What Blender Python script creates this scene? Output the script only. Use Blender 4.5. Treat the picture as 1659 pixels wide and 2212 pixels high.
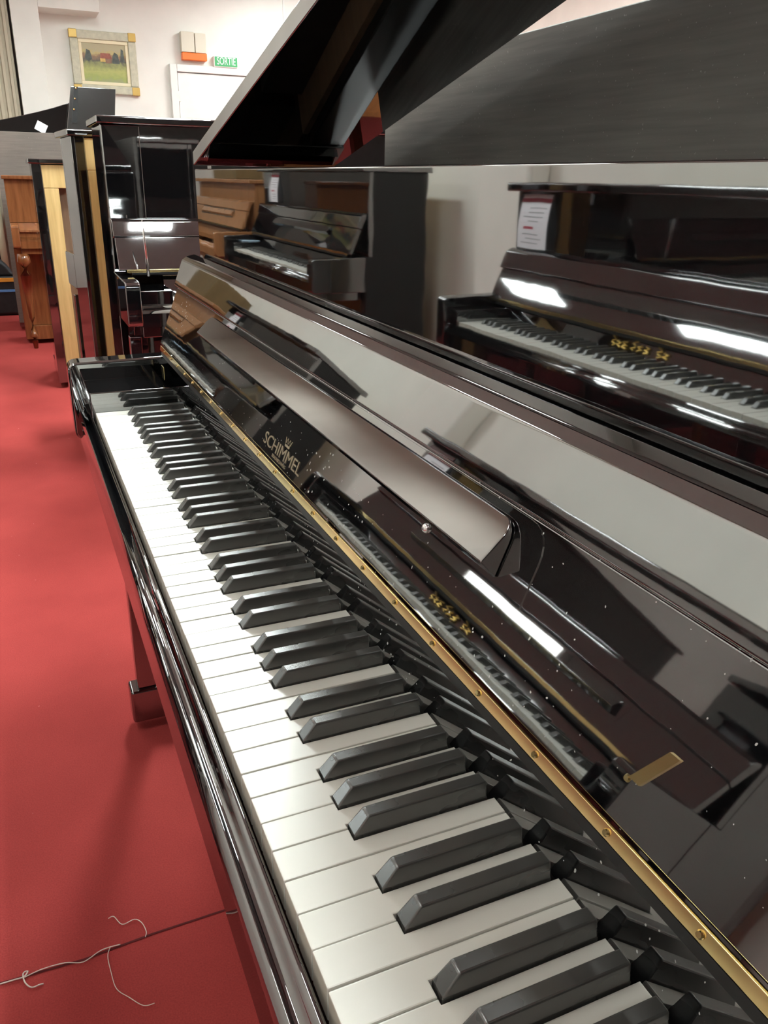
import bpy, bmesh, math, random
from mathutils import Vector, Matrix
random.seed(4)
R = math.radians
for o in list(bpy.data.objects): bpy.data.objects.remove(o)
S = bpy.context.scene
COL = S.collection

# ------------------------------------------------------------------ camera
KZ = 0.70                                   # height of the white key tops above the floor
CAM = Vector((-0.0914, -1.3665, 1.059))
YAW, PITCH, ROLL, FPX = 0.419027, -0.386323, 0.0204906, 1760.0
_f = Vector((math.sin(YAW)*math.cos(PITCH), math.cos(YAW)*math.cos(PITCH), math.sin(PITCH)))
_r0 = Vector((math.cos(YAW), -math.sin(YAW), 0)); _u0 = _r0.cross(_f)
_r = _r0*math.cos(ROLL) + _u0*math.sin(ROLL); _u = _u0*math.cos(ROLL) - _r0*math.sin(ROLL)
cam = bpy.data.cameras.new('camera'); co = bpy.data.objects.new('camera', cam); COL.objects.link(co)
cam.sensor_fit = 'VERTICAL'; cam.sensor_height = 36.0; cam.lens = FPX/2212*36.0
cam.clip_start = 0.01; cam.clip_end = 60
M = Matrix((_r, _u, -_f)).transposed().to_4x4(); M.translation = CAM
co.matrix_world = M
S.camera = co
def at(px, py, axis, val):
    """pixel of the 1659x2212 photograph -> point on the plane axis = val"""
    d = _r*((px-829.5)/FPX) - _u*((py-1106)/FPX) + _f
    return CAM + d*((val-CAM[axis])/d[axis])

# ------------------------------------------------------------------ world, exposure
w = bpy.data.worlds.new('world'); S.world = w; w.use_nodes = True
w.node_tree.nodes['Background'].inputs[0].default_value = (0.9, 0.93, 1, 1)
w.node_tree.nodes['Background'].inputs[1].default_value = 0.05
S.view_settings.view_transform = 'Standard'; S.view_settings.look = 'None'
S.view_settings.gamma = 1; S.view_settings.use_curve_mapping = False
S.view_settings.exposure = 0.0
LIGHT = 58.0
CEIL = 2.9

# ------------------------------------------------------------------ materials
def newmat(name):
    m = bpy.data.materials.new(name); m.use_nodes = True
    nt = m.node_tree; b = nt.nodes['Principled BSDF']
    return m, nt, b
def noise(nt, scale, detail=2, coord='Object', vscale=None):
    tc = nt.nodes.new('ShaderNodeTexCoord'); n = nt.nodes.new('ShaderNodeTexNoise')
    n.inputs['Scale'].default_value = scale; n.inputs['Detail'].default_value = detail
    if vscale:
        mp = nt.nodes.new('ShaderNodeMapping'); mp.inputs['Scale'].default_value = vscale
        nt.links.new(tc.outputs[coord], mp.inputs['Vector']); nt.links.new(mp.outputs[0], n.inputs['Vector'])
    else: nt.links.new(tc.outputs[coord], n.inputs['Vector'])
    return n
def ramp(nt, fac, stops):
    r = nt.nodes.new('ShaderNodeValToRGB'); e = r.color_ramp.elements
    while len(e) < len(stops): e.new(0.5)
    for i, (p, c) in enumerate(stops):
        e[i].position = p; e[i].color = (*c, 1) if len(c) == 3 else c
    nt.links.new(fac, r.inputs[0]); return r
def bump(nt, b, h, strength, dist):
    bp = nt.nodes.new('ShaderNodeBump'); bp.inputs['Strength'].default_value = strength
    bp.inputs['Distance'].default_value = dist
    nt.links.new(h, bp.inputs['Height']); nt.links.new(bp.outputs[0], b.inputs['Normal'])
def plain(name, col, rough=0.5, metal=0.0, ior=1.5, var=0.0, vs=20, bmp=0.0, emit=None, es=0, vscale=None):
    m, nt, b = newmat(name)
    b.inputs['Base Color'].default_value = (*col, 1); b.inputs['Roughness'].default_value = rough
    b.inputs['Metallic'].default_value = metal; b.inputs['IOR'].default_value = ior
    if var or bmp:
        n = noise(nt, vs, 4, vscale=vscale)
        if var:
            r = ramp(nt, n.outputs[0], [(0.3, tuple(c*(1-var) for c in col)), (0.7, tuple(min(1, c*(1+var)) for c in col))])
            nt.links.new(r.outputs[0], b.inputs['Base Color'])
        if bmp: bump(nt, b, n.outputs[0], bmp, 0.002)
    if emit:
        b.inputs['Emission Color'].default_value = (*emit, 1); b.inputs['Emission Strength'].default_value = es
    return m
LACQ_IOR = 3.25
def lacquer(name, col=(0.0035, 0.0035, 0.004), rough=0.025, dust=False, wave=0.06):
    m, nt, b = newmat(name)
    b.inputs['Base Color'].default_value = (*col, 1); b.inputs['Roughness'].default_value = rough
    b.inputs['IOR'].default_value = LACQ_IOR
    n = noise(nt, 26, 1); bump(nt, b, n.outputs[0], wave, 0.0006)
    if dust:
        v = nt.nodes.new('ShaderNodeTexVoronoi'); v.inputs['Scale'].default_value = 170
        tc = nt.nodes.new('ShaderNodeTexCoord')
        n2 = noise(nt, 60, 3); mx = nt.nodes.new('ShaderNodeVectorMath'); mx.operation = 'MULTIPLY_ADD'
        nt.links.new(n2.outputs['Color'], mx.inputs[0]); mx.inputs[1].default_value = (0.01, 0.01, 0.01)
        nt.links.new(tc.outputs['Object'], mx.inputs[2]); nt.links.new(mx.outputs[0], v.inputs['Vector'])
        n3 = noise(nt, 7, 2)
        sz = nt.nodes.new('ShaderNodeMath'); sz.operation = 'MULTIPLY_ADD'
        nt.links.new(n3.outputs[0], sz.inputs[0]); sz.inputs[1].default_value = 0.40; sz.inputs[2].default_value = -0.10
        lt = nt.nodes.new('ShaderNodeMath'); lt.operation = 'LESS_THAN'
        nt.links.new(v.outputs['Distance'], lt.inputs[0]); nt.links.new(sz.outputs[0], lt.inputs[1])
        rc = nt.nodes.new('ShaderNodeSeparateColor'); nt.links.new(v.outputs['Color'], rc.inputs[0])
        gt = nt.nodes.new('ShaderNodeMath'); gt.operation = 'GREATER_THAN'; gt.inputs[1].default_value = 0.5
        nt.links.new(rc.outputs[0], gt.inputs[0])
        mu = nt.nodes.new('ShaderNodeMath'); mu.operation = 'MULTIPLY'
        nt.links.new(lt.outputs[0], mu.inputs[0]); nt.links.new(gt.outputs[0], mu.inputs[1])
        cr = ramp(nt, mu.outputs[0], [(0, col), (1, (0.35, 0.35, 0.34))])
        nt.links.new(cr.outputs[0], b.inputs['Base Color'])
        rr = ramp(nt, mu.outputs[0], [(0, (rough,)*3), (1, (0.6,)*3)]); nt.links.new(rr.outputs[0], b.inputs['Roughness'])
    return m
BLACK = lacquer('black_lacquer')
BLACKD = lacquer('black_lacquer_dusty', dust=True)
SATIN = plain('black_satin_wood', (0.006, 0.006, 0.0065), 0.38, var=0.3, vs=60)
INNER = plain('dark_inside', (0.02, 0.018, 0.016), 0.6, var=0.3)
FELT = plain('dark_felt', (0.012, 0.012, 0.012), 0.95, var=0.3, vs=300)
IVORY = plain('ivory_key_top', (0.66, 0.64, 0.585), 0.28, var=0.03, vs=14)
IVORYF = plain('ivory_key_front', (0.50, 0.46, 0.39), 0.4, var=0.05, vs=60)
def ebony():
    m, nt, b = newmat('worn_ebony_key')
    n = noise(nt, 30, 2, vscale=(0.6, 1.5, 1.5)); r = ramp(nt, n.outputs[0], [(0.3, (0.040, 0.040, 0.038)), (0.8, (0.058, 0.056, 0.052))])
    nt.links.new(r.outputs[0], b.inputs['Base Color'])
    r2 = ramp(nt, n.outputs[0], [(0.3, (0.24,)*3), (0.8, (0.32,)*3)]); nt.links.new(r2.outputs[0], b.inputs['Roughness'])
    b.inputs['IOR'].default_value = 1.9
    return m
EBONY = ebony()
BRASS = plain('polished_brass', (0.88, 0.70, 0.33), 0.16, 1.0, var=0.06, vs=40)
GOLD = plain('gold_lettering', (0.50, 0.43, 0.30), 0.35, 0.8)
CHROME = plain('chrome', (0.8, 0.8, 0.8), 0.15, 1.0)
def wood(name, c1, c2, rough=0.4, vscale=(18, 18, 1.6), ior=1.5):
    m, nt, b = newmat(name)
    n = noise(nt, 3, 5, vscale=vscale); r = ramp(nt, n.outputs[0], [(0.3, c1), (0.7, c2)])
    nt.links.new(r.outputs[0], b.inputs['Base Color']); b.inputs['Roughness'].default_value = rough
    b.inputs['IOR'].default_value = ior
    bump(nt, b, n.outputs[0], 0.08, 0.001)
    return m
BROWN = wood('brown_mahogany', (0.16, 0.055, 0.018), (0.27, 0.10, 0.036), 0.18, ior=1.7)
OAK = wood('orange_oak', (0.30, 0.13, 0.05), (0.43, 0.20, 0.085), 0.22, ior=1.7)
BLOND = wood('blond_spruce', (0.52, 0.35, 0.13), (0.68, 0.49, 0.21), 0.5)
SOUND = wood('brown_soundboard', (0.16, 0.095, 0.055), (0.23, 0.14, 0.085), 0.5)
OLIVE = wood('olive_brown_board', (0.13, 0.085, 0.03), (0.2, 0.13, 0.05), 0.5)
def scuffed(name, c0, c1, horiz):
    m, nt, b = newmat(name)
    n = noise(nt, 4, 6, vscale=horiz); n2 = noise(nt, 3.2, 3)
    n3 = noise(nt, 330, 1)
    mx = nt.nodes.new('ShaderNodeMath'); mx.operation = 'MULTIPLY_ADD'; mx.inputs[1].default_value = 0.5
    nt.links.new(n.outputs[0], mx.inputs[0]); 
    h = nt.nodes.new('ShaderNodeMath'); h.operation = 'MULTIPLY'; h.inputs[1].default_value = 0.5
    nt.links.new(n2.outputs[0], h.inputs[0]); nt.links.new(h.outputs[0], mx.inputs[2])
    r = ramp(nt, mx.outputs[0], [(0.35, c0), (0.68, c1)])
    sp = ramp(nt, n3.outputs[0], [(0.74, (0, 0, 0)), (0.77, (0.16, 0.16, 0.155))])
    ad = nt.nodes.new('ShaderNodeMix'); ad.data_type = 'RGBA'; ad.blend_type = 'ADD'; ad.inputs[0].default_value = 1
    nt.links.new(r.outputs[0], ad.inputs[6]); nt.links.new(sp.outputs[0], ad.inputs[7])
    nt.links.new(ad.outputs[2], b.inputs['Base Color']); b.inputs['Roughness'].default_value = 0.62
    bump(nt, b, n.outputs[0], 0.15, 0.001)
    return m
MATTE = scuffed('dusty_matte_black_board', (0.125, 0.122, 0.116), (0.22, 0.214, 0.20), (1.5, 1.5, 34))
GREYBK = scuffed('dusty_brown_grey_board', (0.15, 0.13, 0.115), (0.22, 0.19, 0.165), (1.5, 1.5, 30))
WALL = plain('white_painted_wall', (0.80, 0.77, 0.72), 0.8, var=0.03, vs=5, bmp=0.05)
WALLW = plain('warm_white_plaster', (0.85, 0.81, 0.74), 0.7, var=0.04, vs=4, bmp=0.10)
TRIMW = plain('white_gloss_paint', (0.80, 0.78, 0.74), 0.4, var=0.02)
BEIGE = plain('beige_paint', (0.50, 0.43, 0.32), 0.5, var=0.03)
PAPER = plain('white_paper', (0.80, 0.77, 0.80), 0.7)
PRED = plain('red_print', (0.45, 0.06, 0.09), 0.7)
PGREY = plain('grey_print', (0.42, 0.40, 0.42), 0.7)
LINT = plain('white_thread', (0.75, 0.62, 0.55), 0.9)
def carpet():
    m, nt, b = newmat('red_carpet')
    n = noise(nt, 3, 5); n2 = noise(nt, 420, 2)
    r = ramp(nt, n.outputs[0], [(0.3, (0.38, 0.050, 0.047)), (0.7, (0.47, 0.066, 0.060))])
    mu = nt.nodes.new('ShaderNodeMix'); mu.data_type = 'RGBA'; mu.blend_type = 'MULTIPLY'; mu.inputs[0].default_value = 0.5
    r2 = ramp(nt, n2.outputs[0], [(0.3, (0.55, 0.55, 0.55)), (0.7, (1, 1, 1))])
    nt.links.new(r.outputs[0], mu.inputs[6]); nt.links.new(r2.outputs[0], mu.inputs[7])
    sp = noise(nt, 75, 1); s2 = ramp(nt, sp.outputs[0], [(0.80, (0, 0, 0)), (0.83, (0.25, 0.2, 0.18))])
    ad = nt.nodes.new('ShaderNodeMix'); ad.data_type = 'RGBA'; ad.blend_type = 'ADD'; ad.inputs[0].default_value = 1
    nt.links.new(mu.outputs[2], ad.inputs[6]); nt.links.new(s2.outputs[0], ad.inputs[7])
    nt.links.new(ad.outputs[2], b.inputs['Base Color']); b.inputs['Roughness'].default_value = 0.95
    b.inputs['Specular IOR Level'].default_value = 0.15
    bump(nt, b, n2.outputs[0], 0.3, 0.003)
    return m
CARPET = carpet()

# ------------------------------------------------------------------ helpers
def mesh_obj(name, bm, mat, parent=None, bevel=0.0, seg=2, ang=12, loc=None):
    bmesh.ops.recalc_face_normals(bm, faces=bm.faces)
    me = bpy.data.meshes.new(name); bm.to_mesh(me); bm.free()
    me.materials.append(mat)
    o = bpy.data.objects.new(name, me); COL.objects.link(o)
    if parent: o.parent = parent
    if loc: o.location = loc
    if bevel:
        for p in me.polygons: p.use_smooth = True
        md = o.modifiers.new('edge', 'BEVEL'); md.width = bevel; md.segments = seg
        md.limit_method = 'ANGLE'; md.angle_limit = R(ang); md.harden_normals = True
    return o
def add_box(bm, x0, x1, y0, y1, z0, z1):
    v = [bm.verts.new((x, y, z)) for x in (x0, x1) for y in (y0, y1) for z in (z0, z1)]
    for f in ((0,1,3,2), (4,6,7,5), (0,4,5,1), (2,3,7,6), (0,2,6,4), (1,5,7,3)): bm.faces.new([v[i] for i in f])
def box(name, x0, x1, y0, y1, z0, z1, mat, parent=None, bevel=0.002, seg=2):
    bm = bmesh.new(); add_box(bm, x0, x1, y0, y1, z0, z1)
    return mesh_obj(name, bm, mat, parent, bevel, seg)
def add_prism(bm, pts, a0, a1, axis='y'):
    """polygon extruded; axis y: pts are (x,z); axis x: pts (y,z); axis z: pts (x,y)"""
    def P(p, a): return {'y': (p[0], a, p[1]), 'x': (a, p[0], p[1]), 'z': (p[0], p[1], a)}[axis]
    A = [bm.verts.new(P(p, a0)) for p in pts]; B = [bm.verts.new(P(p, a1)) for p in pts]
    n = len(pts); bm.faces.new(A); bm.faces.new(B[::-1])
    for i in range(n): bm.faces.new((A[i], B[i], B[(i+1) % n], A[(i+1) % n]))
def prism(name, pts, a0, a1, mat, parent=None, axis='y', bevel=0.0, seg=2, ang=12):
    bm = bmesh.new(); add_prism(bm, pts, a0, a1, axis)
    return mesh_obj(name, bm, mat, parent, bevel, seg, ang)
def add_tube(bm, pts, rad, n=8):
    rings = []
    for i, p in enumerate(pts):
        p = Vector(p); a = Vector(pts[max(i-1, 0)]); c = Vector(pts[min(i+1, len(pts)-1)])
        d = (c-a).normalized(); s = d.cross(Vector((0, 0, 1)))
        if s.length < 1e-3: s = d.cross(Vector((1, 0, 0)))
        s.normalize(); t = d.cross(s); r = rad[i] if isinstance(rad, (list, tuple)) else rad
        rings.append([bm.verts.new(p + s*r*math.cos(2*math.pi*k/n) + t*r*math.sin(2*math.pi*k/n)) for k in range(n)])
    for a, b in zip(rings, rings[1:]):
        for k in range(n): bm.faces.new((a[k], a[(k+1) % n], b[(k+1) % n], b[k]))
    bm.faces.new(rings[0][::-1]); bm.faces.new(rings[-1])
def tube(name, pts, rad, mat, parent=None, n=8):
    bm = bmesh.new(); add_tube(bm, pts, rad, n)
    o = mesh_obj(name, bm, mat, parent)
    for p in o.data.polygons: p.use_smooth = len(p.vertices) == 4
    return o
def rounded(pts, which, r, n=5):
    """round the listed polygon corners"""
    out = []
    for i, p in enumerate(pts):
        if i not in which: out.append(p); continue
        a = Vector(pts[i-1]); b = Vector(p); c = Vector(pts[(i+1) % len(pts)])
        u = (a-b).normalized()*r; v = (c-b).normalized()*r
        for k in range(n+1):
            t = k/n; q = (b+u)*(1-t)**2 + b*2*t*(1-t) + (b+v)*t*t
            out.append((q.x, q.y))
    return out
def tag(o, label, cat, group=None, kind=None):
    o['label'] = label
    if kind: o['kind'] = kind
    else: o['category'] = cat
    if group: o['group'] = group
    return o
def thing(name, loc=(0, 0, 0), rz=0):
    o = bpy.data.objects.new(name, None); COL.objects.link(o); o.empty_display_size = 0.1
    o.location = loc; o.rotation_euler = (0, 0, rz); return o
def struct(o, label=None):
    o['kind'] = 'structure'
    if label: o['label'] = label
    return o
def text_mesh(name, s, size, mat, parent, mw, sx=1.0, ext=0.0002):
    cu = bpy.data.curves.new('lettering', 'FONT'); cu.body = s; cu.size = size; cu.extrude = ext
    cu.align_x = 'CENTER'; cu.resolution_u = 4
    t = bpy.data.objects.new('lettering', cu); COL.objects.link(t)
    bpy.context.view_layer.update()
    me = bpy.data.meshes.new_from_object(t.evaluated_get(bpy.context.evaluated_depsgraph_get()))
    bpy.data.objects.remove(t); bpy.data.curves.remove(cu)
    me.transform(mw @ Matrix.Scale(sx, 4, (1, 0, 0)))
    me.materials.clear(); me.materials.append(mat); me.name = name
    o = bpy.data.objects.new(name, me); COL.objects.link(o); o.parent = parent
    return o

# ------------------------------------------------------------------ room
YW = 7.5; XL = -1.22; XR = 4.4; YB = -4.2
bm = bmesh.new(); add_box(bm, XL-0.1, XR+0.1, YB-0.1, YW+0.1, -0.06, 0)
struct(mesh_obj('floor', bm, CARPET), 'red carpeted floor')
bm = bmesh.new(); add_box(bm, XL-0.1, XR+0.1, YB-0.1, YW+0.1, CEIL, CEIL+0.1)
struct(mesh_obj('ceiling', bm, plain('grey_white_ceiling', (0.5, 0.5, 0.49), 0.9, var=0.04)), 'white ceiling')
for nm, b, m in (('wall_far', (XL-0.1, XR+0.1, YW, YW+0.12, 0, CEIL), WALL), ('wall_left', (XL-0.12, XL, YB, YW, 0, CEIL), WALLW),
              ('wall_right', (XR, XR+0.12, YB, YW, 0, CEIL), WALLW), ('wall_near', (XL, XR, YB-0.12, YB, 0, CEIL), plain('dark_panelled_wall', (0.06, 0.055, 0.05), 0.7, var=0.2))):
    bm = bmesh.new(); add_box(bm, *b); struct(mesh_obj(nm, bm, m))
# pilaster and soffit on the far wall
pL, pR = at(32, 100, 1, YW-0.3).x, at(92, 100, 1, YW-0.3).x
struct(box('trim_1', pL, pR, YW-0.3, YW, 0, CEIL, WALL, bevel=0.004), 'white pilaster on the far wall')
zb = at(120, 18, 1, YW-0.3).z; xr = at(215, 28, 1, YW-0.3).x
struct(box('trim_2', pR, xr, YW-0.3, YW, zb, CEIL, WALL, bevel=0.004), 'white boxed soffit beside the pilaster')
# beige door casing at the very left
x0 = at(0, 150, 1, YW-0.25).x - 0.25
dz = struct(box('door_2', x0, pL-0.02, YW-0.25, YW, 0, CEIL, BEIGE, bevel=0.003), 'beige door casing beside the pilaster')
for k in range(4):
    xx = pL-0.04-k*0.055
    box('casing_moulding', xx-0.03, xx, YW-0.27, YW-0.25, 0, CEIL, BEIGE, dz, bevel=0.006)
# white door under the exit sign
a = at(364, 138, 1, YW); b = at(382, 157, 1, YW)
d1 = thing('door_1', (a.x, YW, 0)); struct(d1, 'white door under the exit sign')
dw = 1.0; zt = a.z; cz = b.z; cw = b.x-a.x
box('door_leaf', cw, dw-cw, -0.03, -0.002, 0.01, cz, TRIMW, d1, 0.003)
box('door_casing', 0, cw-0.006, -0.05, 0, 0, zt, TRIMW, d1, 0.006)
box('door_casing', dw-cw+0.006, dw, -0.05, 0, 0, zt, TRIMW, d1, 0.006)
box('door_casing', cw-0.006, dw-cw+0.006, -0.05, 0, cz+0.006, zt, TRIMW, d1, 0.006)
for z in (cz-0.25, cz-0.9): box('door_hinge', cw-0.012, cw+0.012, -0.045, -0.028, z, z+0.09, TRIMW, d1, 0.002)
tube('door_handle', [(dw-cw-0.06, -0.03, 1.0), (dw-cw-0.06, -0.08, 1.0), (dw-cw-0.18, -0.08, 1.0)], 0.009, CHROME, d1)
vx = at(612, 20, 1, YW).x
struct(box('trim_3', vx-0.008, vx+0.008, YW-0.012, YW, 0, CEIL, TRIMW, bevel=0.003), 'thin white cable duct up the far wall')
# pilasters on the opposite wall (seen in the lacquer)
struct(box('trim_4', XL, XL+0.10, 1.18, 1.52, 0, CEIL, WALLW, bevel=0.02, seg=3), 'warm white pilaster on the left wall')
struct(box('trim_5', XL, XL+0.10, -0.72, -0.30, 0, CEIL, WALLW, bevel=0.03, seg=3), 'warm white pilaster on the left wall')
bb = box('baseboard_left', XL, XL+0.015, YB, YW, 0, 0.09, TRIMW, bevel=0.003); struct(bb)
bb = box('baseboard_far', pR, XR, YW-0.015, YW, 0, 0.09, TRIMW, bevel=0.003); struct(bb)

# ------------------------------------------------------------------ ceiling lights
LAMP = plain('lamp_diffuser', (0.9, 0.9, 0.9), 0.5, emit=(0.905, 1.0, 0.98), es=LIGHT*2.1)
DIM = plain('far_lamp_diffuser', (0.9, 0.9, 0.9), 0.5, emit=(0.905, 1.0, 0.98), es=LIGHT*1.1)
FILL = plain('added_fill_diffuser', (0.9, 0.9, 0.9), 0.5, emit=(0.97, 1.0, 0.955), es=LIGHT*0.36)  # for the slim row, added unseen to brighten the left wall mirrored in the lacquer
HOUS = plain('lamp_housing', (0.75, 0.75, 0.74), 0.4)
def ceiling_light(x, y, sx, sy, label):
    t = thing('ceiling_light', (x, y, CEIL))
    bm = bmesh.new(); f = 0.03; h = 0.06
    add_box(bm, -sx/2-f, sx/2+f, -sy/2-f, -sy/2, -h, 0); add_box(bm, -sx/2-f, sx/2+f, sy/2, sy/2+f, -h, 0)
    add_box(bm, -sx/2-f, -sx/2, -sy/2, sy/2, -h, 0); add_box(bm, sx/2, sx/2+f, -sy/2, sy/2, -h, 0)
    mesh_obj('housing', bm, HOUS, t)
    bm = bmesh.new(); add_box(bm, -sx/2, sx/2, -sy/2, sy/2, -h+0.012, -h+0.02)
    mesh_obj('diffuser', bm, FILL if sx < 0.25 else DIM if y > 4.8 else LAMP, t)
    tag(t, label, 'ceiling light', 'ceiling lights')
for x, y, wd, lb in ((0.78, -0.42, 0.27, 'long ceiling light above the lettered piano'), (0.78, 2.28, 0.27, 'long ceiling light above the piano facing the aisle'),
                 (0.78, 5.0, 0.27, 'long ceiling light in front of the painting'), (2.62, 3.55, 0.27, 'long ceiling light in the middle of the hall'),
                 (2.62, 6.3, 0.27, 'long ceiling light in front of the white door'), (-0.72, -2.7, 0.2, 'added slim fill light along the left wall, by the near wall'),
                 (-0.72, -0.3, 0.2, 'added slim fill light above the piano with the leaning price sheet'), (-0.72, 2.1, 0.2, 'added slim fill light above the piano with the matt side'),
                 (-0.72, 4.5, 0.2, 'added slim fill light above the orange brown piano')):
    ceiling_light(x, y, wd, 1.0, lb)

# ------------------------------------------------------------------ keys (shared meshes)
PW = 0.02355; KW = 52*PW; HK = KW/2
def bsep(i):
    if i == 0: return 1, 0.0032
    o, k = divmod(i-1, 5); return 2+7*o+[1, 2, 4, 5, 6][k], [-0.0023, 0.0023, -0.0032, 0, 0.0032][k]
BY = [-(s*PW+o) for s, o in map(bsep, range(36))]            # centre of each black key from the bass end
BX0, KBACK = 0.048, 0.142
_wm = {}
def white_mesh(i):
    y0, y1 = -i*PW-0.00045, -(i+1)*PW+0.00045
    t0, t1 = y0, y1
    for c in BY:
        if abs(c+i*PW) < 0.009: t0 = c-0.0068
        if abs(c+(i+1)*PW) < 0.009: t1 = c+0.0068
    c = -(i+0.5)*PW
    key = tuple(round(v-c, 4) for v in (t0, t1))
    if key in _wm: return _wm[key], c
    y0 -= c; y1 -= c; t0 -= c; t1 -= c
    p = [(0, y0), (0, y1), (BX0-0.001, y1)]
    if t1 > y1+1e-4: p.append((BX0-0.001, t1))
    p += [(KBACK, t1), (KBACK, t0)]
    if t0 < y0-1e-4: p.append((BX0-0.001, t0))
    p.append((BX0-0.001, y0))
    if abs(t1-y1) < 1e-4: p.remove((BX0-0.001, y1))
    if abs(t0-y0) < 1e-4: p.remove((BX0-0.001, y0))
    bm = bmesh.new(); add_prism(bm, p, -0.022, 0.0, 'z')
    bmesh.ops.recalc_face_normals(bm, faces=bm.faces)
    top = [e for e in bm.edges if all(v.co.z > -1e-6 for v in e.verts)]
    cor = [e for e in bm.edges if abs(e.verts[0].co.z-e.verts[1].co.z) > 0.01 and e.verts[0].co.x < 1e-6]
    bmesh.ops.bevel(bm, geom=top+cor, offset=0.0009, segments=2, profile=0.6, affect='EDGES')
    me = bpy.data.meshes.new('white_key')
    bmesh.ops.recalc_face_normals(bm, faces=bm.faces)
    for f in bm.faces:
        f.smooth = f.calc_area() < 6e-6
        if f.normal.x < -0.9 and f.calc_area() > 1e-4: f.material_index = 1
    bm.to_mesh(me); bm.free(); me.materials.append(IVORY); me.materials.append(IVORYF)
    _wm[key] = me; return me, c
def black_mesh():
    bm = bmesh.new(); hb, ht = 0.0057, 0.0046; zt = 0.0122
    b = [(BX0, -hb), (BX0, hb), (0.1375, hb), (0.1375, -hb)]
    t = [(BX0+0.009, -ht), (BX0+0.009, ht), (0.137, ht), (0.137, -ht)]
    A = [bm.verts.new((x, y, -0.01)) for x, y in b]; B = [bm.verts.new((x, y, 0.0015)) for x, y in b]
    T = [bm.verts.new((x, y, zt)) for x, y in t]
    bm.faces.new(A); bm.faces.new(T)
    for L, U in ((A, B), (B, T)):
        for i in range(4): bm.faces.new((L[i], U[i], U[(i+1) % 4], L[(i+1) % 4]))
    bmesh.ops.recalc_face_normals(bm, faces=bm.faces)
    es = [e for e in bm.edges if max(v.co.z for v in e.verts) > zt-1e-6]
    bmesh.ops.bevel(bm, geom=es, offset=0.0011, segments=2, profile=0.5, affect='EDGES')
    bmesh.ops.recalc_face_normals(bm, faces=bm.faces)
    for f in bm.faces: f.smooth = f.calc_area() < 2.5e-5
    me = bpy.data.meshes.new('black_key'); bm.to_mesh(me); bm.free(); me.materials.append(EBONY); return me
BKM = black_mesh()
def keys(root):
    for i in range(52):
        me, c = white_mesh(i)
        o = bpy.data.objects.new('white_key', me); o.parent = root; o.location = (0, c+HK, KZ + random.uniform(-0.0004, 0.0004)); COL.objects.link(o)
    for c in BY:
        o = bpy.data.objects.new('black_key', BKM); o.parent = root; o.location = (random.uniform(-0.0004, 0.0004), c+HK, KZ + random.uniform(-0.0003, 0.0003)); COL.objects.link(o)

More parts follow.
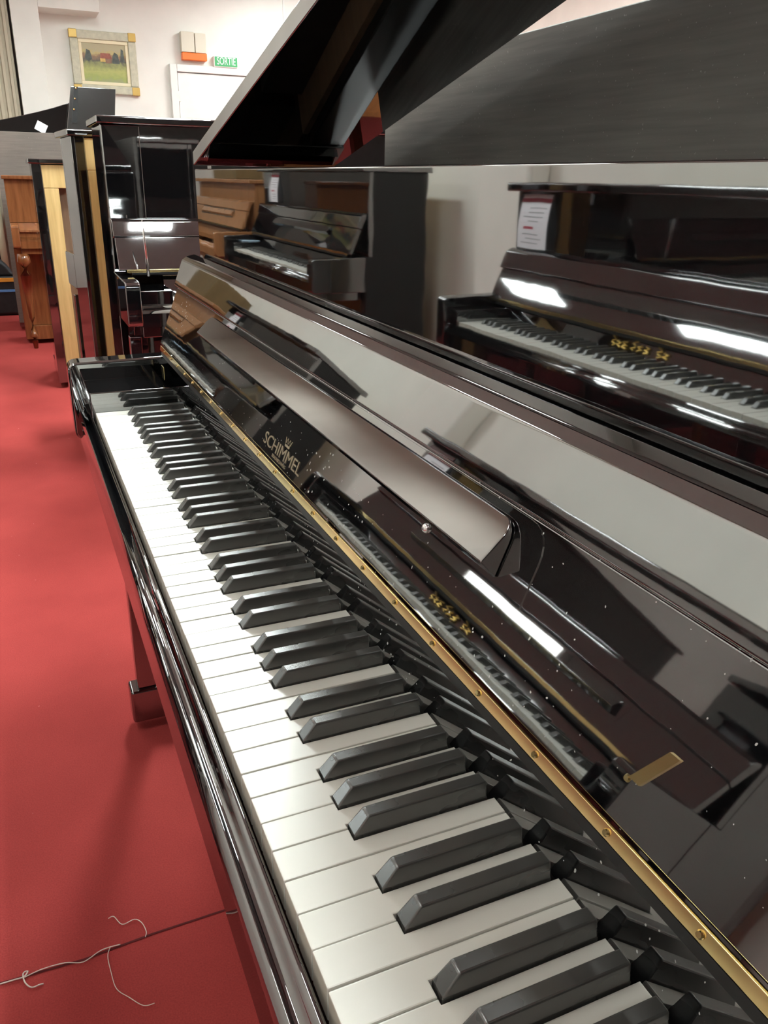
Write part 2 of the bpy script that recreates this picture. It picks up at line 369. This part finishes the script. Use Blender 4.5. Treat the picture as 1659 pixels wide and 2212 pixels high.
# ------------------------------------------------------------------ upright piano builder
# local frame: x = into the piano (0 = front of the white keys), y = along the keys (+ = bass), z = up
HW = 0.757; AI = 0.712                     # half width, inner face of the arms
TB = R(21.7); SB, CB = math.sin(TB), math.cos(TB)
FQ = (0.132, KZ+0.081)                     # bottom front edge of the open fallboard
def fbp(s, off=0.0):
    """point in the x-z section on the open fallboard: s up the slope, off out of it"""
    return (FQ[0]+SB*s-CB*off, FQ[1]+CB*s+SB*off)
PX = 0.215                                 # front of the upper panel
def upright(loc, rz, H, body=BLACK, fb=None, key=True, fall='open', back='posts', lid='closed', leg='block', shelf=True,
            panel=None, backmat=None, name='upright_piano', side=None, HW=0.757, fz=0.081, L1=0.104, stile=False):
    AI = HW-0.045; FQ = (0.132+(0.081-fz)*0.3, KZ+fz); kf = L1/0.104
    def fbp(s, off=0.0): return (FQ[0]+SB*s-CB*off, FQ[1]+CB*s+SB*off)
    t = thing(name, loc, rz); fb = fb or body; panel = panel or body; side = side or body
    B = 0.0025; top = H-0.022
    for s in (-1, 1):
        y0, y1 = sorted((s*AI, s*HW))
        prism('side_panel', [(PX-0.012, 0.03), (PX-0.012, KZ+0.066), (PX+0.0204, KZ+0.066), (PX+0.0204, top), (0.475, top), (0.475, 0.03)], y0, y1, side, t, bevel=B)
        if stile: box('stile', PX-0.008, PX, *sorted((s*(AI-0.07), s*(HW-0.001))), KZ+0.08, top-0.002, panel, t, 0.003)
        arm = [(-0.030, KZ-0.073), (-0.030, KZ+0.062), (PX-0.012, KZ+0.066), (PX-0.012, KZ-0.073)]
        prism('arm', rounded(arm, (0, 1), 0.016), y0, y1, body, t, bevel=0.004, ang=30)
        box('key_block', -0.006, PX-0.012, *sorted((s*(HK+0.0012), s*AI)), KZ-0.05, KZ+0.032, body, t, 0.0015)
        if leg == 'block':
            box('leg', 0.026, 0.062, *sorted((s*(AI+0.003), s*(HW-0.006))), 0.095, KZ-0.11, body, t, B)
            ft = box('toe_block', 0.010, PX-0.012, *sorted((s*(AI-0.006), s*HW)), 0.02, 0.095, body, t, 0.006)
        else:
            zz = [KZ-0.11, KZ-0.16, KZ-0.24, 0.32, 0.2, 0.11, 0.075, 0.05, 0.0]
            xx = [0.03, 0.026, 0.028, 0.04, 0.047, 0.045, 0.03, 0.03, 0.03]
            rr = [0.036, 0.040, 0.034, 0.024, 0.018, 0.018, 0.026, 0.018, 0.013]
            tube('leg', [(x, s*(HW-0.05), z) for x, z in zip(xx, zz)], rr, body, t, 14)
    box('key_bed', 0.0, 0.34, -AI, AI, KZ-0.11, KZ-0.076, body, t, B)
    sl = [(-0.0225, KZ-0.075), (-0.0225, KZ-0.034), (-0.0212, KZ-0.027), (-0.0185, KZ-0.0215), (-0.0168, KZ-0.0205), (-0.0160, KZ-0.0235),
          (-0.0105, KZ-0.0195), (-0.0098, KZ-0.0135), (-0.0080, KZ-0.0095), (-0.0050, KZ-0.0085), (-0.0038, KZ-0.0105), (-0.0038, KZ-0.075)]
    o = prism('key_slip', sl, -AI, AI, body, t)
    for p in o.data.polygons: p.use_smooth = len(p.vertices) == 4 and p.area < 0.02
    o.data.polygons[0].use_smooth = False
    box('lower_panel', PX, PX+0.02, -AI, AI, 0.12, KZ-0.112, panel, t, B)
    box('bottom_board', PX-0.03, 0.46, -AI, AI, 0.03, 0.12, body, t, B)
    nb = 0.0
    prism('name_board', [(0.1425, KZ-0.03), (0.1425, KZ-0.004), (0.142+0.364*0.07, KZ+0.066), (0.20, KZ+0.066), (0.20, KZ-0.03)], -HK, HK, fb, t)
    box('upper_panel', PX, PX+0.02, -HW, HW, KZ+0.067, top, panel, t, 0.002)
    if key: keys(t)
    if fall == 'open':
        f = prism('fallboard', [fbp(0), fbp(L1), fbp(L1, -0.016), fbp(0.002, -0.016)], -HW+0.006, HW-0.006, fb, t, bevel=0.0018)
        lip = [fbp(L1+0.0005, 0.006), fbp(L1+0.047, 0.0063), fbp(L1+0.056, 0.0), fbp(L1+0.064, -0.012), fbp(L1+0.060, -0.018), fbp(L1+0.0005, -0.013)]
        prism('fallboard_lip', lip, -HW+0.002, HW-0.002, body, f, bevel=0.0022)
        hg = prism('hinge', [fbp(-0.0085, 0.0015), fbp(-0.0005, 0.0030), fbp(-0.0005, 0.0), fbp(-0.0085, -0.004)], -HW+0.03, HW-0.03, BRASS, f, bevel=0.0006)
        prism('hinge_rail', [fbp(-0.015, -0.0005), fbp(-0.0088, 0.0012), fbp(-0.0088, -0.010), fbp(-0.015, -0.012)], -AI, AI, SATIN, f)
        if shelf:
            y0, y1 = -0.375, 0.455; sk = L1-0.104
            rec = rounded([(y0-0.03, 0.052), (y1+0.02, 0.052), (y1+0.02, 0.1015), (y0-0.03, 0.1015)], (2, 3), 0.022, 6)
            bm = bmesh.new()
            A = [bm.verts.new((fbp(s+sk, 0.0007)[0], y, fbp(s+sk, 0.0007)[1])) for y, s in rec]
            Bv = [bm.verts.new((fbp(s+sk, -0.002)[0], y, fbp(s+sk, -0.002)[1])) for y, s in rec]
            bm.faces.new(A); bm.faces.new(Bv[::-1]); n = len(A)
            for i in range(n): bm.faces.new((A[i], Bv[i], Bv[(i+1) % n], A[(i+1) % n]))
            mesh_obj('shelf_recess', bm, BLACK, f)
            # wedge-shaped music shelf with rounded upper corners
            out = rounded([(y0, 0.066), (y1, 0.066), (y1, 0.096), (y0, 0.096)], (2, 3), 0.012, 6)
            bm = bmesh.new()
            def wedge(s): return 0.0165 - (s-0.066)/0.030*0.0135
            A = [bm.verts.new((fbp(s+sk, wedge(s))[0], y, fbp(s+sk, wedge(s))[1])) for y, s in out]
            lo = [(y, 0.058 + (s-0.066)*1.2) for y, s in out]
            Bv = [bm.verts.new((fbp(s+sk, 0.0012)[0], y, fbp(s+sk, 0.0012)[1])) for y, s in lo]
            bm.faces.new(A); bm.faces.new(Bv[::-1])
            for i in range(n): bm.faces.new((A[i], Bv[i], Bv[(i+1) % n], A[(i+1) % n]))
            sh = mesh_obj('music_shelf', bm, body, f, bevel=0.0012, ang=30)
    else:
        pr = [(-0.02, KZ+0.022), (-0.018, KZ+0.034), (0.10, KZ+0.046), (PX, KZ+0.066), (PX, KZ+0.05), (0.1, KZ+0.03), (-0.006, KZ+0.018)]
        prism('fallboard', pr, -AI+0.002, AI-0.002, fb, t, bevel=0.002)
    if lid == 'closed':
        box('top_lid', PX-0.035, 0.475 if back == 'board' else 0.492, -HW-0.014, HW+0.014, top, H, body, t, 0.005, 3)
    # back of the instrument
    if back == 'board':
        box('back_board', 0.476, 0.492, -HW, HW, 0.06, H, backmat or MATTE, t, 0.002)
    else:
        box('soundboard', 0.40, 0.41, -AI, AI, 0.13, top-0.02, SOUND, t, 0)
        for k in range(6):
            y = -AI+0.035 + k*(2*AI-0.07)/5
            box('back_post', 0.411, 0.473, y-0.034, y+0.034, 0.12, top-0.11, BLOND, t, 0.003)
        box('pin_block', 0.411, 0.474, -AI, AI, top-0.11, top-0.004, SATIN if lid != 'closed' else BLOND, t, 0.003)
    return t

# ------------------------------------------------------------------ the lettered piano
H0 = KZ+0.371+0.022
main = upright((0, -HK, 0), 0, H0, fb=BLACKD, lid='open')
tag(main, 'glossy black upright piano with its lid raised and silver maker lettering on the fallboard', 'piano')
mf = next(c for c in main.children if c.name.startswith('fallboard'))
# lid hinged at the bass end, rising towards the treble end
LA = R(12.4); yl, zl = HW+0.012, KZ+0.381
bm = bmesh.new()
lp = [(yl, zl-0.004), (yl, zl+0.018), (yl-1.53*math.cos(LA), zl+1.53*math.sin(LA)+0.020), (yl-1.53*math.cos(LA), zl+1.53*math.sin(LA)), (yl-0.02, zl-0.004)]
lp[4] = (yl-0.012, zl-0.002)
add_prism(bm, lp, PX+0.001, 0.467, 'x'); lid = mesh_obj('top_lid', bm, BLACK, main, 0.0016, 2)
box('lid_gap_strip', PX+0.022, 0.466, HW-0.03, HW-0.001, H0-0.0225, zl-0.0045, BLACK, main, 0)  # added strip closing the gap under the lid, blocks the red carpet reflection
tube('lid_prop', [(0.40, -HW+0.05, H0-0.03), (0.40, -HW+0.05, zl+1.53*math.sin(LA)-0.03)], 0.006, CHROME, main)
box('iron_plate', 0.33, 0.40, -AI+0.02, AI-0.02, 0.2, KZ+0.30, INNER, main, 0)
hr = box('hammer_rail', 0.27, 0.30, -AI+0.03, AI-0.03, KZ+0.20, KZ+0.23, INNER, main, 0.003)
# brass screws along the fallboard hinge
bm = bmesh.new(); bmesh.ops.create_cone(bm, cap_ends=True, segments=10, radius1=0.0021, radius2=0.0015, depth=0.0012)
bm.transform(Matrix.Rotation(-math.pi/2+TB, 4, 'Y'))
sm = bpy.data.meshes.new('screw'); bm.to_mesh(sm); bm.free(); sm.materials.append(BRASS)
for k in range(24):
    o = bpy.data.objects.new('screw', sm); o.parent = mf; q = fbp(-0.0045, 0.0032); o.location = (q[0], -HW+0.05+k*0.0605, q[1]); COL.objects.link(o)
# lettering
def on_board(s, y, off=0.0004):
    q = fbp(s, off)
    m = Matrix(((0, SB, -CB), (-1, 0, 0), (0, CB, SB))).to_4x4(); m.translation = Vector((q[0], y, q[1])); return m
text_mesh('maker_lettering', 'SCHIMMEL', 0.0185, GOLD, mf, on_board(0.0100, HK-0.588), sx=1.45)
text_mesh('town_lettering', 'BRAUNSCHWEIG', 0.0048, GOLD, mf, on_board(0.0046, HK-0.588), sx=1.25)
bm = bmesh.new(); cm = on_board(0.0245, HK-0.598)
def poly(bm, pts, m):
    bm.faces.new([bm.verts.new(m @ Vector((x, y, 0.0002))) for x, y in pts])
k = 0.0085
poly(bm, [(-k*.85, 0), (k*.85, 0), (k*.9, .0024), (-k*.9, .0024)], cm)
for xa, xb, xt in ((-1.0, -.72, -1.12), (1.0, .72, 1.12)):
    poly(bm, [(k*xa*.9, .003), (k*xb*.9, .003), (k*xt*.98, .0090), (k*xt*1.12, .0090)], cm)
for xa, xt in ((-.72, -.42), (-.05, -.42), (.05, .42), (.72, .42)):
    poly(bm, [(k*xa-.0005, .0034), (k*xa+.0005, .0034), (k*xt+.0005, .0090), (k*xt-.0005, .0090)], cm)
mesh_obj('crown_emblem', bm, GOLD, mf)
# brass strip and screw at the treble end, knobs, lock plate
q0, q1 = fbp(0.024, 0.0012), fbp(0.047, 0.0012); yb = HK-1.137
bm = bmesh.new()
vv = [bm.verts.new((q[0]+dx, y, q[1]+dz)) for q, y in ((q0, yb+0.003), (q0, yb-0.004), (q1, yb-0.017), (q1, yb-0.0105)) for dx, dz in ((0, 0), (CB*0.0015, -SB*0.0015))]
bm.faces.new(vv[0::2]); bm.faces.new(vv[1::2][::-1])
for i in range(4): bm.faces.new((vv[2*i], vv[2*i+1], vv[(2*i+3) % 8], vv[(2*i+2) % 8]))
mesh_obj('brass_strip', bm, BRASS, mf)
o = bpy.data.objects.new('screw', sm); o.parent = mf; q = fbp(0.0225, 0.0006); o.location = (q[0], yb+0.004, q[1]); COL.objects.link(o)
q = fbp(0.0655, 0.0165)
ms = next(c for c in mf.children if c.name.startswith('music_shelf'))
bm = bmesh.new(); bmesh.ops.create_uvsphere(bm, u_segments=12, v_segments=8, radius=0.0036)
o = mesh_obj('shelf_knob', bm, CHROME, mf, loc=(q[0]-0.003, -0.31, q[1]-0.003))
for p in o.data.polygons: p.use_smooth = True
nb = next(c for c in main.children if c.name.startswith('name_board'))
box('lock_plate', 0.118, 0.1195, HK+0.03, HK+0.052, KZ+0.038, KZ+0.060, BRASS, main, 0.0006)

# ------------------------------------------------------------------ the opposite row (seen mirrored in the lacquer)
pA = upright((-0.59, 0.03, 0), math.pi, 1.062, HW=0.695, fz=0.055, L1=0.085)
tag(pA, 'black upright piano across the aisle with a price sheet leaning on its upper panel', 'piano')
fA = next(c for c in pA.children if c.name.startswith('fallboard'))
bm = bmesh.new(); random.seed(11)
for k, yy in enumerate((-0.135, -0.115, -0.095, -0.065, -0.045, -0.02, 0.02, 0.04)):
    hh = 0.014 if k % 3 else 0.021
    pts = [(0.1395+0.364*(z-KZ), yy+0.009*math.sin(j*1.9+k), z) for j, z in enumerate([KZ+0.014+hh*i/6 for i in range(7)])]
    add_tube(bm, pts, 0.0021, 6)
mesh_obj('gold_lettering', bm, plain('bright_gold_print', (0.85, 0.58, 0.14), 0.35, 0.35), pA)
pB = upright((-0.60, 2.60, 0), math.pi, 1.112, side=SATIN)
tag(pB, 'black upright piano across the aisle with a plain matt side panel', 'piano')
pC = upright((-0.60, 4.33, 0), math.pi, 1.05, body=OAK, key=False, fall='open')
tag(pC, 'orange brown upright piano across the aisle with a box on top', 'piano')
tag(box('storage_box', -1.08, -0.80, 3.95, 4.55, 1.051, 1.22, OLIVE, bevel=0.004), 'flat olive brown box lying on the orange brown piano', 'box')
def sheet(loc0, loc1, y0, y1, label, lines=9):
    """price sheet leaning from loc0 (bottom x,z) to loc1 (top x,z)"""
    t = thing('price_sheet', (loc0[0], (y0+y1)/2, loc0[1])); hw = abs(y1-y0)/2
    dx, dz = loc1[0]-loc0[0], loc1[1]-loc0[1]
    def quad(name, ya, yb, ta, tb, off, mat, par, n=4):
        bm = bmesh.new(); vs = []
        for i in range(n+1):
            tt = ta+(tb-ta)*i/n; bow = 0.006*math.sin(math.pi*tt)
            vs.append([bm.verts.new((dx*tt+bow+off, yy, dz*tt)) for yy in (ya, yb)])
        for a, b in zip(vs, vs[1:]): bm.faces.new((a[0], a[1], b[1], b[0]))
        return mesh_obj(name, bm, mat, par)
    p = quad('paper', -hw, hw, 0, 1, 0, PAPER, t, 6)
    quad('red_band', -hw, hw, 0.86, 0.93, 0.0006, PRED, p); quad('red_band', -hw*.1, hw*.6, 0.36, 0.41, 0.0006, PRED, p)
    bm = bmesh.new()
    for i in range(lines):
        tt = 0.10+0.08*i
        if abs(tt-0.385) < 0.05: continue
        w0 = random.uniform(0.3, 0.85)
        for a, b in ((-hw*w0, hw*random.uniform(0.2, 0.8)),):
            vs = [bm.verts.new((dx*q+0.006*math.sin(math.pi*q)+0.0006, yy, dz*q)) for q, yy in ((tt, a), (tt, b), (tt+0.02, b), (tt+0.02, a))]
            bm.faces.new(vs)
    mesh_obj('printed_lines', bm, PGREY, p)
    tag(t, label, 'paper', 'price sheets')
sheet((-0.791, 0.893), (-0.8035, 1.032), 0.555, 0.695, 'white price sheet with red bands on the piano across the aisle')
sheet((-0.803, 0.943), (-0.8135, 1.085), 3.06, 3.20, 'white price sheet on the piano with the matt side')
tag(box('blue_card', -0.75, -0.66, 3.26, 3.30, KZ+0.0335, KZ+0.0365, plain('pale_blue_card', (0.5, 0.66, 0.8), 0.6), bevel=0.0005), 'pale blue card on the key block of the piano with the matt side', 'card')

# ------------------------------------------------------------------ pianos behind and beyond
pJ = upright((0.997, -0.755, 0), math.pi, 1.226, key=False, fall='closed', back='board')
tag(pJ, 'tall upright piano showing its dusty matt black back board behind the lettered piano', 'piano')
pD = upright((0.965, 1.275, 0), R(90), 1.225, stile=True)
tag(pD, 'glossy black upright piano facing the aisle, in front of the white door', 'piano')
tube('fallboard_stay', [(0.06, 0.672, KZ+0.07), (0.04, 0.678, KZ+0.16), (0.03, 0.682, KZ+0.235)], [0.005, 0.004, 0.002], CHROME, pD)
pE = upright((0.875, 2.47, 0), R(-86), 1.205, key=False, fall='closed')
tag(pE, 'black upright piano standing back to back with the piano facing the aisle', 'piano')
pF = upright((0.81, 3.70, 0), R(-90), 1.125, key=False, fall='closed')
tag(pF, 'black sided upright piano showing blond wooden back posts', 'piano')
pG = upright((0.685, 4.40, 0), R(90), 1.045, body=BROWN, key=False, fall='closed', leg='cabriole')
tag(pG, 'brown upright piano with curved cabriole legs behind the blond back posts', 'piano')
pH = upright((0.657, 5.62, 0), R(-90), 1.315, key=False, fall='closed', back='board', backmat=GREYBK)
tag(pH, 'tall upright piano with a grey brown back board below the grand piano lid', 'piano')

# grand piano with raised lid beyond
gp = thing('grand_piano', (0.0, 6.55, 0))
rim = [(0.0, -0.20), (1.5, -0.20), (1.5, 0.45), (1.2, 0.55), (0.0, 0.55)]
prism('rim', rounded(rim, (2, 3), 0.1), 0.66, 0.98, BLACK, gp, 'z', 0.004)
for x, y in ((0.12, -0.1), (1.38, -0.1), (0.75, 0.4)): box('leg', x-0.05, x+0.05, y-0.05, y+0.05, 0, 0.66, BLACK, gp, 0.006)
lidc = []
for px, py in ((-60, 268), (0, 259), (40, 251), (80, 242), (115, 233), (150, 222), (190, 205), (215, 192)):
    q = at(px, py, 1, 6.3); lidc.append((q.x, q.z))
lidc = lidc + [(lidc[-1][0], 1.20), (lidc[0][0], 1.20)]
prism('raised_lid', lidc, -0.27, -0.235, BLACK, gp, 'y', 0.004)
fl = [at(x, y, 1, 6.22) for x, y in ((152, 187), (249, 193), (247, 290), (143, 290))]
prism('lid_flap', [(q.x, q.z) for q in fl], -0.355, -0.33, lacquer('grey_black_lacquer', (0.03, 0.028, 0.027), 0.12), gp, 'y', 0.003)
hx = [at(x, y, 1, 6.19) for x, y in ((160, 187), (169, 188), (166, 265), (155, 265))]
lh = prism('flap_hinge', [(q.x, q.z) for q in hx], -0.361, -0.356, SATIN, gp, 'y', 0)
for px, py in ((164, 190), (162, 213), (160, 236)):
    q = at(px, py, 1, 6.18)
    bm = bmesh.new(); bmesh.ops.create_uvsphere(bm, u_segments=8, v_segments=6, radius=0.008)
    mesh_obj('screw', bm, BRASS, lh, loc=(q.x, -0.363, q.z))
box('lid_stick', 0.36, 0.375, -0.23, -0.215, 0.98, 1.4, SATIN, gp, 0.002)
tag(gp, 'black grand piano with its lid raised under the framed painting', 'grand piano')
q = at(86, 280, 1, 5.12)
bm = bmesh.new(); add_box(bm, -0.035, 0.035, -0.0006, 0.0006, 0, 0.06); bm.transform(Matrix.Rotation(R(28), 4, 'Y') )
o = mesh_obj('paper_tag', bm, PAPER, loc=(q.x, 5.2, 1.325)); tag(o, 'small white paper tag standing on the grey backed piano', 'tag')

# ------------------------------------------------------------------ things on the far wall
a = at(147, 62, 1, YW-0.03); c = at(304, 207, 1, YW-0.03); b2 = at(160, 198, 1, YW-0.03)
pw = c.x-a.x-0.01; ph = a.z-c.z
pic = thing('framed_painting', (a.x, YW, c.z)); fw = 0.07
FR = plain('pale_grey_gilt', (0.52, 0.49, 0.37), 0.5, var=0.12, vs=30); GI = plain('gilt', (0.55, 0.36, 0.10), 0.4, 0.4)
CR = plain('cream_liner', (0.80, 0.70, 0.48), 0.6)
for n, bx in (('frame_rail', (0, pw, ph-fw, ph)), ('frame_rail', (0, pw, 0, fw)), ('frame_rail', (0, fw, fw, ph-fw)), ('frame_rail', (pw-fw, pw, fw, ph-fw))):
    box(n, bx[0], bx[1], -0.05, -0.002, bx[2], bx[3], FR, pic, 0.008)
for x in (-0.004, pw-fw+0.004):
    for z in (-0.004, ph-fw+0.004): box('gilt_corner', x, x+fw, -0.054, -0.003, z, z+fw, GI, pic, 0.006)
li = 0.028
for bx in ((fw, pw-fw, ph-fw-li, ph-fw), (fw, pw-fw, fw, fw+li), (fw, fw+li, fw+li, ph-fw-li), (pw-fw-li, pw-fw, fw+li, ph-fw-li)):
    box('liner', bx[0], bx[1], -0.04, -0.002, bx[2], bx[3], CR, pic, 0.004)
def painting():
    m, nt, b = newmat('painted_landscape')
    tc = nt.nodes.new('ShaderNodeTexCoord'); n = nt.nodes.new('ShaderNodeTexNoise'); n.inputs['Scale'].default_value = 9; n.inputs['Detail'].default_value = 4
    nt.links.new(tc.outputs['Generated'], n.inputs['Vector'])
    sp = nt.nodes.new('ShaderNodeSeparateXYZ'); nt.links.new(tc.outputs['Generated'], sp.inputs[0])
    ad = nt.nodes.new('ShaderNodeMath'); ad.operation = 'MULTIPLY_ADD'; ad.inputs[1].default_value = 0.34
    nt.links.new(n.outputs[0], ad.inputs[0]); nt.links.new(sp.outputs['Z'], ad.inputs[2])
    r = ramp(nt, ad.outputs[0], [(0.10, (0.30, 0.30, 0.20)), (0.28, (0.32, 0.36, 0.10)), (0.45, (0.42, 0.42, 0.13)), (0.62, (0.26, 0.27, 0.10)), (0.72, (0.10, 0.09, 0.07)), (0.84, (0.28, 0.16, 0.09)), (0.92, (0.48, 0.38, 0.16)), (1.0, (0.42, 0.36, 0.22))])
    nt.links.new(r.outputs[0], b.inputs['Base Color']); b.inputs['Roughness'].default_value = 0.5
    bump(nt, b, n.outputs[0], 0.3, 0.004); return m
cv = box('canvas', fw+li, pw-fw-li, -0.03, -0.002, fw+li, ph-fw-li, painting(), pic, 0)
cw_, ch_ = pw-2*(fw+li), ph-2*(fw+li); ox, oz = fw+li, fw+li
DAB = {'red_roof': (0.28, 0.08, 0.05), 'ochre_wall': (0.55, 0.36, 0.10), 'dark_tree': (0.07, 0.08, 0.07), 'brown_wall': (0.25, 0.13, 0.08)}
def dab(nm, pts):
    bm = bmesh.new(); bm.faces.new([bm.verts.new((ox+x*cw_, -0.0312, oz+z*ch_)) for x, z in pts])
    mesh_obj(nm, bm, plain(nm, DAB[nm], 0.5, var=0.35, vs=30), cv)
dab('red_roof', [(.40, .62), (.67, .62), (.64, .76), (.42, .76)]); dab('ochre_wall', [(.40, .53), (.52, .53), (.52, .62), (.40, .62)])
dab('brown_wall', [(.52, .50), (.66, .50), (.66, .62), (.52, .62)])
dab('dark_tree', [(.05, .60), (.14, .52), (.22, .60), (.18, .80), (.10, .84)]); dab('dark_tree', [(.68, .50), (.85, .50), (.82, .74), (.74, .80), (.69, .68)])
dab('dark_tree', [(.86, .55), (.97, .55), (.95, .86), (.90, .90)])
tag(pic, 'small landscape painting in a pale gilt frame on the far wall', 'painting')
a = at(389, 67, 1, YW-0.06); c = at(447, 133, 1, YW-0.06); mz = at(392, 112, 1, YW-0.06).z; mx = at(419, 72, 1, YW-0.06).x
al = thing('alarm_box', (a.x, YW, c.z)); W = c.x-a.x; Hh = a.z-c.z; mh = mz-c.z; mw_ = mx-a.x
CRM = plain('cream_plastic', (0.66, 0.61, 0.50), 0.45); ORG = plain('orange_plastic', (0.85, 0.16, 0.01), 0.35)
box('cover', 0, mw_-0.004, -0.075, -0.002, mh, Hh, CRM, al, 0.006); box('cover', mw_+0.004, W, -0.065, -0.002, mh, Hh-0.004, CRM, al, 0.006)
box('orange_lens', 0.002, W, -0.08, -0.002, 0, mh-0.003, ORG, al, 0.006)
tag(al, 'cream alarm box with an orange lens beside the exit sign', 'alarm')
a = at(463, 124, 1, YW-0.05); c = at(513, 146, 1, YW-0.05)
sg = thing('exit_sign', (a.x, YW, c.z)); W = c.x-a.x; Hh = a.z-c.z+0.012
box('sign_box', -0.008, W, -0.06, -0.002, -0.008, Hh, TRIMW, sg, 0.004)
box('green_face', 0, W-0.003, -0.063, -0.0605, 0, Hh-0.004, plain('sign_green', (0.05, 0.36, 0.12), 0.4), sg, 0.001)
mt = Matrix(((1, 0, 0), (0, 0, -1), (0, 1, 0))).to_4x4(); mt.translation = Vector((W/2, -0.0636, Hh*0.17))
text_mesh('sign_lettering', 'SORTIE', 0.092, plain('sign_white', (0.9, 0.9, 0.9), 0.5), sg, mt, sx=0.62)
tag(sg, 'green exit sign with white lettering above the white door', 'sign')

# radiator and bag at the far left
rd = thing('radiator', (-0.25, 6.9, 0))
for k in range(7):
    x = -0.35+k*0.075
    tube('radiator_column', [(x, 0, 0.18), (x, 0, 0.78)], 0.03, plain('cream_enamel', (0.62, 0.56, 0.40), 0.35) if k == 0 else bpy.data.materials['cream_enamel'], rd, 12)
for z in (0.2, 0.76): tube('radiator_header', [(-0.38, 0.03, z), (0.13, 0.03, z)], 0.022, bpy.data.materials['cream_enamel'], rd)
for x in (-0.35, 0.1): box('foot', x-0.02, x+0.02, -0.02, 0.02, 0, 0.16, bpy.data.materials['cream_enamel'], rd, 0.003)
tag(rd, 'cream column radiator behind the black bag', 'radiator')
bg = thing('equipment_bag', (-0.26, 6.05, 0))
NY = plain('black_nylon', (0.012, 0.012, 0.014), 0.6, var=0.3, vs=30, bmp=0.3)
bm = bmesh.new(); add_box(bm, -0.25, 0.20, -0.15, 0.15, 0, 0.30); mesh_obj('bag_body', bm, NY, bg, 0.03, 3)
prism('bag_flap', [(-0.24, 0.30), (0.17, 0.30), (0.12, 0.38), (0.02, 0.47), (-0.1, 0.44), (-0.22, 0.40)], -0.10, 0.10, NY, bg, 'y', 0.02)
box('orange_strip', -0.02, 0.16, -0.155, -0.148, 0.262, 0.292, plain('orange_webbing', (0.75, 0.30, 0.03), 0.6), bg, 0.002)
box('blue_strip', -0.20, 0.19, -0.155, -0.148, 0.185, 0.203, plain('blue_webbing', (0.12, 0.28, 0.6), 0.6), bg, 0.002)
tag(bg, 'black bag with an orange and a blue strip on the carpet', 'bag')

tag(box('instrument_case', -0.62, -0.13, 7.12, 7.32, 0, 1.08, NY, bevel=0.02), 'tall black case standing behind the radiator', 'case')
bn = thing('piano_bench', (1.08, 0.84, 0))
box('seat', -0.24, 0.24, -0.30, 0.30, 0.45, 0.50, BROWN, bn, 0.006)
for x in (-0.2, 0.2):
    for y in (-0.26, 0.26): box('leg', x-0.022, x+0.022, y-0.022, y+0.022, 0, 0.45, BROWN, bn, 0.003)
for y in (-0.26, 0.26): box('apron', -0.178, 0.178, y-0.012, y+0.012, 0.37, 0.45, BROWN, bn, 0.002)
for x in (-0.2, 0.2): box('apron', x-0.012, x+0.012, -0.238, 0.238, 0.37, 0.45, BROWN, bn, 0.002)
tag(bn, 'brown wooden piano bench in front of the piano facing the aisle', 'bench')

# ------------------------------------------------------------------ loose threads on the carpet
def thread(pix, rad, label):
    pts = []
    P = [at(x, y, 2, 0.003) for x, y in pix]
    for i in range(len(P)-1):
        p0 = P[max(i-1, 0)]; p1 = P[i]; p2 = P[i+1]; p3 = P[min(i+2, len(P)-1)]
        for k in range(5):
            t = k/5
            pts.append(0.5*((2*p1)+(p2-p0)*t+(2*p0-5*p1+4*p2-p3)*t*t+(3*p1-p0-3*p2+p3)*t**3))
    pts.append(P[-1])
    o = tube('thread', [(p.x, p.y, p.z) for p in pts], rad, LINT, n=5)
    tag(o, label, 'thread', 'loose threads on the carpet')
thread([(0, 2126), (30, 2117), (52, 2110), (60, 2098), (50, 2103), (54, 2122), (68, 2133), (86, 2127), (94, 2125)], 0.0011, 'pale thread with a small loop on the red carpet')
thread([(52, 2112), (90, 2094), (140, 2080), (180, 2078), (220, 2052), (260, 2040)], 0.0008, 'long pale thread along the carpet seam')
thread([(234, 1984), (246, 1980), (264, 1997), (290, 1986), (306, 1993), (316, 2012), (314, 2024)], 0.0007, 'short wavy pale thread above the carpet seam')
thread([(238, 2046), (233, 2066), (240, 2100), (252, 2136), (280, 2155), (310, 2172), (334, 2167)], 0.0006, 'thin curved pale thread below the carpet seam')
sp = [at(x, y, 2, 0.0) for x, y in ((-60, 2142), (60, 2108), (180, 2074), (330, 2018), (500, 1962))]
bm = bmesh.new(); w_ = 0.0016
L = [bm.verts.new((p.x, p.y+w_, 0.0012)) for p in sp]; Rr = [bm.verts.new((p.x, p.y-w_, 0.0012)) for p in sp]
for i in range(len(sp)-1): bm.faces.new((L[i], L[i+1], Rr[i+1], Rr[i]))
fo = bpy.data.objects['floor']
mesh_obj('carpet_seam', bm, plain('dark_red_seam', (0.10, 0.008, 0.010), 0.95), fo)
